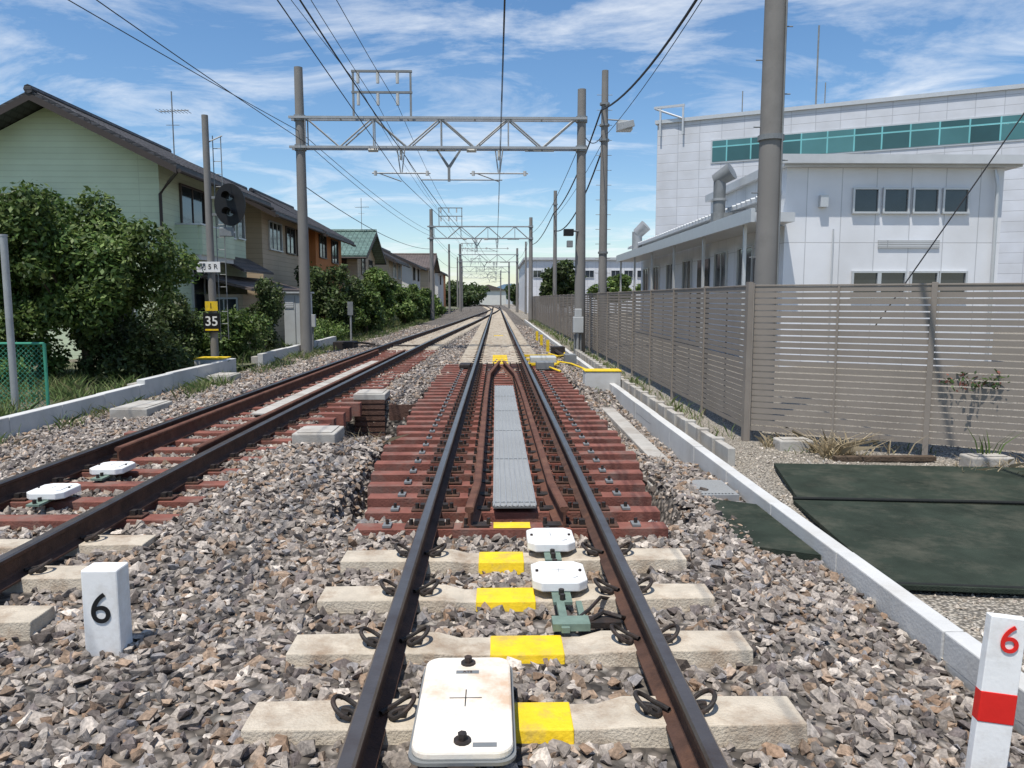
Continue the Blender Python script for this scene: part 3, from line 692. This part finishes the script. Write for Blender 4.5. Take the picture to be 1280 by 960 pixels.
# ---------------------------------------------------------------- buildings
def win(mb,face,a,z,w,h,pos,fr='frame',panes=2,gl_='glass'):
    def bx(a0,a1,z0,z1,d0,d1,m):
        if face=='y': mb.box(a0,a1,pos-d1,pos-d0,z0,z1,m)
        elif face=='x': mb.box(pos+d0,pos+d1,a0,a1,z0,z1,m)
        else: mb.box(pos-d1,pos-d0,a0,a1,z0,z1,m)
    bx(a-w/2,a+w/2,z-h/2,z+h/2,.004,.015,gl_)
    t=.05
    bx(a-w/2-t,a+w/2+t,z+h/2,z+h/2+t,.0,.07,fr); bx(a-w/2-t,a+w/2+t,z-h/2-t,z-h/2,.0,.09,fr)
    bx(a-w/2-t,a-w/2,z-h/2,z+h/2,.002,.068,fr); bx(a+w/2,a+w/2+t,z-h/2,z+h/2,.002,.068,fr)
    for i in range(1,panes): bx(a-w/2+w*i/panes-.02,a-w/2+w*i/panes+.02,z-h/2,z+h/2,.016,.04,fr)
def house(name,x0,x1,y0,y1,ze,rise,axis,wall,roof,wins=(),ov=.6,thick=.16,z0=-.2):
    e=empty(name); mb=MB()
    if axis=='y':
        c=(x0+x1)/2; mb.poly([(x0,z0),(x1,z0),(x1,ze),(c,ze+rise),(x0,ze)],'y',y0,y1,wall)
    else:
        c=(y0+y1)/2; mb.poly([(y0,z0),(y1,z0),(y1,ze),(c,ze+rise),(y0,ze)],'x',x0,x1,wall)
    mb.build('walls',e)
    mb=MB(); hw=(x1-x0)/2 if axis=='y' else (y1-y0)/2; sl=rise/hw; zo=ze-sl*ov+.03; zr=ze+rise+.03
    lo,hi=((x0,x1) if axis=='y' else (y0,y1)); a0,a1=((y0-ov,y1+ov*.6) if axis=='y' else (x0-ov,x1+ov))
    for pts in([(lo-ov,zo),(c,zr),(c,zr+thick),(lo-ov,zo+thick)],[(c,zr),(hi+ov,zo),(hi+ov,zo+thick),(c,zr+thick)]): mb.poly(pts,axis,a0,a1,roof)
    if axis=='y': mb.cyl((c,a0-.05,zr+thick+.02),(c,a1,zr+thick+.02),.12,roof,n=8)
    else: mb.cyl((a0-.05,c,zr+thick+.02),(a1,c,zr+thick+.02),.12,roof,n=8)
    if a1-a0<12:
        k=a0+.15
        while k<a1-.1:
            for s in(lo-ov,hi+ov):
                if axis=='y': mb.cyl((s,k,zo+thick),(c,k,zr+thick),.035,roof,n=5)
                else: mb.cyl((k,s,zo+thick),(k,c,zr+thick),.035,roof,n=5)
            k+=.3
    mb.build('roof',e)
    mb=MB()
    for s in(lo-ov-.06,hi+ov+.06):
        if axis=='y': mb.cyl((s,a0,zo-.02),(s,a1,zo-.02),.06,'fascia',n=8)
        else: mb.cyl((a0,s,zo-.02),(a1,s,zo-.02),.06,'fascia',n=8)
    for a in (a0-.03,a1+.01):
        for pts in([(lo-ov,zo-.1),(c,zr-.1),(c,zr+.08),(lo-ov,zo+.08)],[(c,zr-.1),(hi+ov,zo-.1),(hi+ov,zo+.08),(c,zr+.08)]): mb.poly(pts,axis,a,a+.025,'fascia')
    mb.build('gutters',e)
    if wins:
        mb=MB()
        for w in wins: win(mb,*w)
        mb.build('windows',e)
    return e
XW=-9.45
h1=house('two_storey_house',-15.25,XW,22.0,29.3,5.42,1.45,'y','sidinggreen','rooft',[('y',-13.1,3.75,1.5,1.0,22.0,'framed',2),('y',-11.0,1.6,1.4,1.2,22.0,'frame',2),('x',27.2,4.3,1.6,1.1,XW,'frame',2),('x',24.3,4.0,1.8,1.9,XW,'framed',2),('x',28.7,4.3,.7,1.0,XW,'frame',1),('x',25,1.6,2.0,1.8,XW,'frame',2)],ov=.85)
mb=MB(); mb.box(XW,-8.75,23.0,25.8,2.75,2.9,'whitewall'); mb.box(-8.8,-8.7,23.0,25.8,2.901,3.75,'sidinggreen'); mb.box(XW,-8.801,22.95,23.03,2.901,3.75,'sidinggreen'); mb.box(XW,-8.801,25.77,25.85,2.901,3.75,'sidinggreen'); mb.box(XW,-8.68,22.93,25.87,3.753,3.8,'frame'); mb.build('balcony',h1)
mb=MB(); mb.tube([(-8.65,21.3,5.0),(-9.1,21.8,4.8),(XW+.05,21.93,4.5),(XW+.05,21.93,0)],.045,'fascia'); mb.box(-14.0,-12.2,21.4,22.0,4.35,4.43,'fascia'); mb.build('drainpipe',h1)
mb=MB(); mb.poly([(XW,3.0),(-8.5,2.5),(-8.5,2.58),(XW,3.1)],'y',26.0,29.5,'roofb'); mb.build('porch_roof',h1)
def antenna(x,y,z):
    a=empty('tv_antenna'); mb=MB(); mb.cyl((x,y,z),(x,y,z+2.1),.02,'galvd',n=6); mb.cyl((x-.4,y,z+1.5),(x+.5,y,z+1.55),.014,'galvd',n=5)
    for i in range(9): mb.cyl((x-.4+.11*i,y-.25,z+1.51),(x-.4+.11*i,y+.25,z+1.51),.008,'galvd',n=4)
    mb.cyl((x-.2,y,z+1.1),(x+.2,y,z+1.1),.01,'galvd',n=4); mb.build('mast',a)
antenna(-10.0,24.5,5.8); antenna(-9.0,52,6.1)
house('two_storey_house',-15.2,-9.4,31.2,38.0,5.2,1.5,'y','sidingbeige','rooft',[('x',33.0,4.2,1.8,1.1,-9.4,'frame',3),('x',35.4,4.2,1.4,1.1,-9.4,'framed',2),('x',37.0,4.2,.9,1.1,-9.4,'framed',1),('y',-11.3,4.3,1.4,1.0,31.2,'frame',2)],ov=.8)
house('two_storey_house',-15.0,-9.2,39.5,46,5.1,1.6,'y','orange','rooft',[('x',41,4.3,1.5,1.1,-9.2,'framed',2),('x',44,4.2,1.6,1.2,-9.2,'framed',2)],ov=.7)
house('two_storey_house',-15,-8.8,49,56,4.4,1.5,'x','sidingbeige','roofg',[('y',-10.2,3.9,1.4,1.0,49,'framed',2),('x',51,3.7,1.3,1.0,-8.8,'framed',2),('x',54,3.7,1.3,1.0,-8.8,'framed',2)],ov=.7)
house('two_storey_house',-14,-8.2,59,67,4.6,1.5,'y','sidingbeige','rooft',[('x',62,3.8,1.5,1.1,-8.2,'frame',2),('x',65,3.8,1.2,1.1,-8.2,'frame',2)])
house('two_storey_house',-14,-7.8,71,79,4.7,1.4,'y','whitewall','rooft',[('x',73,3.9,1.5,1.1,-7.8,'framed',2),('x',77,3.9,1.2,1.1,-7.8,'framed',2)])
house('two_storey_house',-13,-7.4,84,93,4.9,1.5,'x','sidingbeige','roofb',[('x',86,4.0,1.5,1.1,-7.4,'framed',2),('y',-9,4.1,1.2,1.1,84,'framed',2)])
house('two_storey_house',-14,-7.4,98,108,5.0,1.6,'y','whitewall','rooft',[('x',102,4.0,1.5,1.1,-7.4,'framed',2)])
house('two_storey_house',-15,-8.4,116,128,5.4,1.6,'y','orange','rooft',[('x',120,4.1,1.5,1.1,-8.4,'framed',2)])
e=empty('garden_shed'); mb=MB(); mb.box(-9.3,-8.1,24.6,31.0,-.2,1.75,'sidingbeige'); mb.build('walls',e)
mb=MB(); mb.poly([(-9.4,2.3),(-7.7,1.85),(-7.7,1.93),(-9.4,2.4)],'y',24.2,31.3,'roofb'); mb.build('roof',e)
mb=MB(); win(mb,'y',-8.7,1.2,.8,.8,24.6,'frame',2); win(mb,'x',27,1.1,1.6,.9,-8.1,'frame',2); mb.build('windows',e)

e=empty('prefab_building'); mb=MB()
mb.box(7.35,13.0,20.0,27.0,-.2,4.95,'prefab'); mb.box(7.6,13.0,27.001,41.0,-.2,4.2,'prefab'); mb.build('walls',e)
mb=MB(); mb.box(7.2,13.3,19.75,27.2,4.953,5.18,'wroof'); mb.box(7.05,13.45,19.6,19.74,5.0,5.22,'wroof')
mb.poly([(6.9,4.2),(8.4,4.5),(8.4,4.6),(6.9,4.3)],'y',20.3,41.2,'wroof'); mb.box(8.401,13,27.2,41.2,4.45,4.62,'wroof')
for yy in np.arange(20.5,41,.42): mb.cyl((6.88,yy,4.3),(8.4,yy,4.6),.05,'wroof',n=6)
mb.build('roof',e)
mb=MB(); mb.box(6.3,7.34,19.3,40.5,3.52,3.75,'wroof'); mb.box(6.2,6.299,19.2,40.6,3.5,3.84,'frame')
for yy in np.arange(20.2,40.5,4): mb.box(6.36,6.44,yy,yy+.08,-.2,3.52,'frame')
mb.build('canopy',e)
mb=MB()
for i in range(4): win(mb,'y',9.42+i*.78,4.12,.6,.56,20.0,'frame',1)
for i in range(2): win(mb,'y',9.5+i*.72,1.98,.62,.6,20.0,'frame',1)
for i in range(2): win(mb,'y',11.05+i*.75,1.98,.66,.6,20.0,'frame',1)
for yy in(23,25.5,31,34,37,39.5): win(mb,'nx',yy,2.5,1.3,1.2,7.35 if yy<27 else 7.6,'frame',2)
mb.box(7.3,7.34,26.9,28.4,.0,3.0,'glass'); mb.box(7.3,7.34,21.0,22.2,1.4,2.8,'framed')
mb.build('windows',e)
mb=MB(); mb.box(9.8,11.4,19.96,19.998,2.92,3.12,'louvre'); mb.tube([(12.7,19.9,4.9),(12.75,19.85,4.5),(12.8,19.9,2),(12.8,19.9,0)],.045,'frame'); mb.box(8.2,8.4,19.85,19.998,3.95,4.25,'frame'); mb.cyl((8.6,19.95,0),(8.6,19.95,3.4),.02,'frame',n=6); mb.build('wall_fittings',e)
mb=MB(); mb.cyl((6.55,23.2,3.8),(6.55,23.2,5.2),.18,'galvd',n=20); mb.cyl((6.55,23.2,4.5),(6.55,23.2,4.57),.21,'galv',n=20); mb.cyl((6.45,23.3,5.1),(6.85,23.0,5.35),.2,'galvd',.26,n=20); mb.box(6.35,7.1,23.05,23.35,3.76,4.15,'galvd'); mb.build('vent_duct',e,smooth=True)
mb=MB(); mb.cyl((6.9,38.5,3.8),(6.9,38.5,4.9),.25,'galv',n=16); mb.cyl((6.9,38.5,4.8),(7.3,38.3,5.2),.27,'galv',.3,n=16); mb.build('vent_duct',e,smooth=True)
ang=math.atan2(-10,20); X=Matrix.Translation((11.4,56,0))@Matrix.Rotation(ang,4,'Z')
e=empty('factory_building'); mb=MB(); mb.box(0,48,0,26,-.5,13.9,'bigpanel'); mb.build('walls',e,X=X)
mb=MB(); mb.box(-.15,48.1,-.15,26,13.903,14.15,'frame'); mb.box(3.8,44,-.05,-.003,10.9,12.5,'frame'); mb.box(3.9,43.9,-.07,-.051,11.0,12.4,'teal'); mb.box(23,44,-.05,-.003,7.4,9.0,'frame'); mb.box(23.1,43.9,-.07,-.051,7.5,8.9,'teal')
mb.build('windows',e,X=X)
mb=MB(); mb.box(.2,1.9,.5,3,14.153,14.22,'frame')
for xx in(.2,1.8): mb.box(xx,xx+.12,-.3,-.16,13.0,14.9,'frame')
mb.box(-.2,1.95,-.31,-.15,14.903,15.05,'frame'); mb.cyl((-.1,-.24,14.9),(1.8,-.24,14.1),.07,'frame'); mb.cyl((10,6,14),(10,6,21),.06,'galvd'); mb.cyl((10.6,6,14),(10.6,6,17),.04,'galvd'); mb.cyl((5,5,14),(5,5,16.8),.04,'galvd'); mb.build('roof_fittings',e,X=X)
e=empty('warehouse'); mb=MB(); mb.box(3.6,24,95,125,-.5,6.3,'prefab'); mb.build('walls',e)
mb=MB(); mb.box(3.3,24.3,94.7,125,6.303,6.6,'wroof'); mb.build('roof',e)
mb=MB()
for i in range(12): win(mb,'y',5+i*1.6,4.6,1.0,.8,95,'frame',2)
mb.build('windows',e)
e=empty('distant_buildings'); mb=MB()
for i in range(60):
    x=random.uniform(-120,120); y=random.uniform(260,480); w=random.uniform(6,13); h=random.uniform(3,6)
    mb.box(x,x+w,y,y+8,-1.2,h,random.choice(['whitewall','sidingbeige','bigpanel'])); mb.poly([(x-.5,h+.003),(x+w+.5,h+.003),(x+w/2,h+2)],'y',y-.5,y+8.5,random.choice(['rooft','roofb']))
mb.build('blocks',e)
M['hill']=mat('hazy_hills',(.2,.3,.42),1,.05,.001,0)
mb=MB(); pts=[(-1400,-5)]+[(x,22+16*math.sin(x*.006+1)+9*math.sin(x*.017)+5*math.sin(x*.05)) for x in range(-1400,1401,25)]+[(1400,-5)]
mb.poly(pts,'y',2400,2500,'hill'); mb.build('hills')

# ---------------------------------------------------------------- vegetation
def leaves(blobs,n,size,cols,seed,flat=.5):
    r=np.random.default_rng(seed); B=np.array([list(b[0])+list(b[1]) for b in blobs]); w=(B[:,3]*B[:,4]); w/=w.sum()
    k=r.choice(len(B),n,p=w); d=r.normal(size=(n,3)); d/=np.linalg.norm(d,axis=1)[:,None]
    rad=r.uniform(.35,1.08,n)**.6; c=B[k,:3]+d*B[k,3:6]*rad[:,None]+r.normal(size=(n,3))*.05
    nrm=d*.6+r.normal(size=(n,3))*.7+np.array([0,0,.5]); nrm/=np.linalg.norm(nrm,axis=1)[:,None]
    t=np.cross(nrm,r.normal(size=(n,3))); t/=np.linalg.norm(t,axis=1)[:,None]; b=np.cross(nrm,t)
    s=size*r.uniform(.6,1.3,(n,1)); v=np.stack([c-t*s,c-b*s*flat,c+t*s,c+b*s*flat],1).reshape(-1,3)
    f=np.arange(n*4).reshape(n,4); cols=np.array(cols); shade=np.repeat(r.uniform(.6,1.2,len(B))[k],4)[:,None]
    C=np.repeat(cols[r.integers(0,len(cols),n)]*r.uniform(.7,1.3,(n,1)),4,0)*shade
    return v,f,C
GR=[(.1,.165,.035),(.075,.13,.03),(.14,.2,.05),(.055,.1,.025),(.19,.25,.08)]
GD=[(.06,.09,.03),(.08,.12,.035),(.04,.07,.02),(.12,.15,.06)]
def plant(name,c,r,n,size,cols=GR,seed=1,lobes=30,lr=.38,trunk=True,base=-.15,tr_=.09):
    q=np.random.default_rng(seed); bl=[]
    for i in range(lobes):
        d=q.normal(size=3); d/=np.linalg.norm(d); k=q.uniform(.35,.95)
        p=np.array(c)+d*np.array(r)*k; rr=np.array(r)*lr*q.uniform(.5,1.15); rr=np.minimum(rr,min(r)*lr*1.3); bl.append((p,rr))
    e=empty(name); v,f,C=leaves(bl,n,size,cols,seed); fastmesh('crown',v,f,C,'leaf',e)
    mb=MB()
    if trunk:
        top=Vector((c[0],c[1],c[2]-r[2]*.2)); mb.cyl((c[0],c[1],base),top,tr_,'bark',tr_*.5,8)
        for i in range(min(lobes,14)):
            p=Vector(bl[i][0]); s=Vector((c[0],c[1],base)).lerp(top,random.uniform(.4,1)); mb.cyl(s,p,tr_*.4,'bark',.012,5)
    else:
        for i in range(min(lobes,10)):
            p=Vector(bl[i][0]); mb.cyl((c[0]+random.uniform(-.3,.3)*r[0],c[1],base),p,.02,'bark',.008,5)
    mb.build('trunk_and_limbs',e); return e
plant('broadleaf_tree',(-8.7,16.3,2.3),(1.95,1.8,1.7),46000,.065,GR,3,75,.25,tr_=.12)
plant('broadleaf_tree',(-10.8,16.0,2.5),(1.4,1.6,1.4),20000,.065,GR,4,44,.28)
plant('shrub',(-7.9,16.6,.7),(1.3,1.1,.85),11000,.055,GD,5,26,.4,trunk=False)
plant('shrub',(-10.3,15.6,.7),(1.6,1.0,.95),14000,.06,GR,55,34,.36,trunk=False)
plant('hedge',(-12.3,17.5,.9),(1.8,1.2,1.2),12000,.07,GD,56,34,.38,trunk=False)
plant('shrub',(-10.0,13.3,.3),(1.8,.7,.45),10000,.05,GR,6,30,.35,trunk=False)
plant('shrub',(-7.3,20.9,.6),(1.0,1.1,.75),9000,.055,GR,8,24,.4,trunk=False)
plant('shrub',(-8.2,19.8,.8),(.8,1.0,1.0),8000,.055,GD,18,24,.4,trunk=False)
plant('conifer_shrub',(-7.2,24.0,1.2),(.55,.55,1.2),10000,.05,GD,9,30,.38)
plant('broadleaf_tree',(-7.3,33.5,1.8),(1.25,1.6,1.7),12000,.09,GD,10,34,.32)
plant('broadleaf_tree',(-6.4,37.5,1.3),(.9,1.3,1.2),7000,.09,GR,11,24,.36)
plant('broadleaf_tree',(-7.0,45,1.6),(1.3,2.4,1.6),10000,.12,GR,12,34,.32)
plant('broadleaf_tree',(-6.0,50,1.3),(1.1,2.4,1.3),8000,.12,GR,13,30,.34)
plant('broadleaf_tree',(-6.3,60,1.2),(1.2,3.5,1.4),8000,.15,GR,14,30,.34)
plant('hedge',(-6.9,40,.5),(.8,7,.7),12000,.09,GR,15,60,.5,trunk=False)
plant('hedge',(-6.3,72,.7),(1.0,12,1.1),8000,.16,GR,16,50,.6,trunk=False)
plant('hedge',(-6.9,30,.3),(.6,3,.45),8000,.06,GR,17,40,.6,trunk=False)
plant('round_tree',(6.4,76,2.9),(2.3,2.3,2.2),9000,.2,GD,20,34,.34)
plant('round_tree',(13.0,84,2.6),(3.2,2.5,1.6),8000,.22,GR,21,34,.34)
plant('distant_trees',(-9,170,2.5),(7,14,3),9000,.4,GD,22,50,.4,trunk=False)
plant('distant_trees',(9,185,2.5),(7,10,3),7000,.4,GD,23,40,.4,trunk=False)
def grass(name,areas,cols,seed,f):
    r=np.random.default_rng(seed); V=[];C=[]
    for (x0,x1,y0,y1,n,h,lean) in areas:
        x=r.uniform(x0,x1,n);y=r.uniform(y0,y1,n)
        x=x+.06*np.sin(y*9); keep=(np.sin(x*5.3+y*3.1)+np.sin(y*1.7-x*2.2)+r.normal(size=n)*.5)>-.4; x=x[keep];y=y[keep];n=len(x)
        z=f(x,y)-.01; hh=h*r.uniform(.3,1.2,n); a=r.uniform(0,2*math.pi,n); w=h*.025+.002
        l=r.normal(size=(n,2))*lean*hh[:,None]
        p=np.stack([x,y,z],-1); o=np.stack([np.cos(a)*w,np.sin(a)*w,0*a],-1)
        m=p+np.concatenate([l*.35,(hh*.6)[:,None]],1); t=p+np.concatenate([l,hh[:,None]],1)
        V.append(np.stack([p-o,p+o,m+o*.7,t,m-o*.7],1).reshape(-1,3)); C.append(np.repeat(np.array(cols)[r.integers(0,len(cols),n)]*r.uniform(.7,1.3,(n,1)),5,0))
    V=np.vstack(V);C=np.vstack(C); return fastmesh(name,V,np.arange(len(V)).reshape(-1,5),C,'grass')
DRY=[(.36,.29,.18),(.45,.37,.24),(.25,.2,.12)]; GG=[(.11,.17,.05),(.16,.22,.07),(.08,.12,.035),(.22,.22,.1)]
allh=lambda x,y:np.where(x>2.1,gr(x,y),np.where(x<-6.3,gl(x,y),gh(x,y)))
grass('dry_grass',[(3.55,4.5,8.3,8.75,700,.26,1.1),(3.1,3.6,8.9,9.3,160,.15,.8),(4.6,7,7.3,8.0,500,.16,1.0),(1.4,2.0,6.5,9.5,80,.1,.8),(-1.75,-1.45,8.6,9.3,60,.15,.8),(-6.25,-5.6,9,18,400,.14,.9)],DRY,31,allh)
grass('weeds',[(5.0,5.12,7.9,8.0,20,.4,.4),(4.33,4.37,8.42,8.47,14,.5,.2),(5.8,6.1,7.55,7.7,60,.2,.6),(3.1,5,8.4,9.3,120,.12,.7),(2.55,2.95,9.5,24,1300,.17,.6),(2.5,2.9,24,60,1500,.25,.6),(2.3,2.6,10,24,200,.1,.6),(-6.28,-5.9,8.8,18,900,.17,.6),(-5.9,-5.5,13,16,500,.24,.6),(-6.2,-5.4,18,34,2600,.22,.6),(-6.2,-5.0,34,70,3500,.28,.6),(-9.5,-6.65,8,25,12000,.3,.6),(-9.2,-6.3,25,60,5000,.35,.6),(-14,-9.5,8,18,4000,.3,.6),(1.75,2.05,12,24,200,.12,.6)],GG,32,allh)
def vine(): 
    bl=[((4.95+.09*i,8.36-.052*i,.72+.03*math.sin(i*2)),(.07,.03,.03)) for i in range(5)]
    v,f,C=leaves(bl,150,.03,[(.1,.16,.05),(.3,.12,.09),(.07,.12,.04)],44); e=empty('climbing_vine'); fastmesh('vine_leaves',v,f,C,'leaf',e)
vine()

# ---------------------------------------------------------------- sky & sun
SE,SR=70,212
w=bpy.data.worlds.new('World'); S.world=w; w.use_nodes=True; nt=w.node_tree; L=nt.links; bg=nt.nodes['Background']
sk=N(nt,'ShaderNodeTexSky'); sk.sky_type='NISHITA'; sk.sun_disc=False; sk.sun_elevation=math.radians(SE); sk.sun_rotation=math.radians(SR); sk.air_density=1.0; sk.dust_density=.4; sk.ozone_density=2.6
hs=N(nt,'ShaderNodeHueSaturation'); hs.inputs['Saturation'].default_value=1.18; hs.inputs['Value'].default_value=1.0; L.new(sk.outputs[0],hs.inputs['Color'])
tc=N(nt,'ShaderNodeTexCoord'); sp=N(nt,'ShaderNodeSeparateXYZ'); L.new(tc.outputs['Generated'],sp.inputs[0])
ad=N(nt,'ShaderNodeMath',operation='ADD'); L.new(sp.outputs['Z'],ad.inputs[0]); ad.inputs[1].default_value=.1
mxz=N(nt,'ShaderNodeMath',operation='MAXIMUM'); L.new(ad.outputs[0],mxz.inputs[0]); mxz.inputs[1].default_value=.05
dx=N(nt,'ShaderNodeMath',operation='DIVIDE'); L.new(sp.outputs['X'],dx.inputs[0]); L.new(mxz.outputs[0],dx.inputs[1])
dy=N(nt,'ShaderNodeMath',operation='DIVIDE'); L.new(sp.outputs['Y'],dy.inputs[0]); L.new(mxz.outputs[0],dy.inputs[1])
cb=N(nt,'ShaderNodeCombineXYZ'); L.new(dx.outputs[0],cb.inputs[0]); L.new(dy.outputs[0],cb.inputs[1])
mp=N(nt,'ShaderNodeMapping'); mp.inputs['Rotation'].default_value=(0,0,.35); mp.inputs['Scale'].default_value=(.7,1.0,1); mp.inputs['Location'].default_value=(3.3,1.2,0); L.new(cb.outputs[0],mp.inputs[0])
n1=N(nt,'ShaderNodeTexNoise'); n1.inputs['Scale'].default_value=1.7; n1.inputs['Detail'].default_value=13; n1.inputs['Roughness'].default_value=.64; n1.inputs['Distortion'].default_value=.6; L.new(mp.outputs[0],n1.inputs['Vector'])
cr=N(nt,'ShaderNodeValToRGB'); cr.color_ramp.elements[0].position=.48; cr.color_ramp.elements[1].position=.74; cr.color_ramp.elements[1].color=(.85,.85,.85,1); L.new(n1.outputs['Fac'],cr.inputs['Fac'])
mx=N(nt,'ShaderNodeMixRGB'); L.new(cr.outputs['Color'],mx.inputs['Fac']); L.new(hs.outputs['Color'],mx.inputs['Color1']); mx.inputs['Color2'].default_value=(6.6,6.9,7.3,1)
L.new(mx.outputs[0],bg.inputs['Color']); bg.inputs['Strength'].default_value=.145
sd=bpy.data.lights.new('sun','SUN'); sd.energy=5.0; sd.angle=math.radians(.5); sd.color=(1,.95,.88); so=bpy.data.objects.new('sun',sd); COL.objects.link(so)
r=math.radians(SR); el=math.radians(SE); dirv=Vector((math.sin(r)*math.cos(el),math.cos(r)*math.cos(el),math.sin(el)))
so.rotation_euler=dirv.to_track_quat('Z','Y').to_euler()

# ---------------------------------------------------------------- camera
cd=bpy.data.cameras.new('camera'); cd.lens=27; cd.sensor_width=36; cd.clip_end=6000; cd.clip_start=.05
co=bpy.data.objects.new('camera',cd); COL.objects.link(co); co.location=(-.11,0,1.62)
co.rotation_euler=(math.radians(90-6.36),0,math.radians(-1.2)); S.camera=co
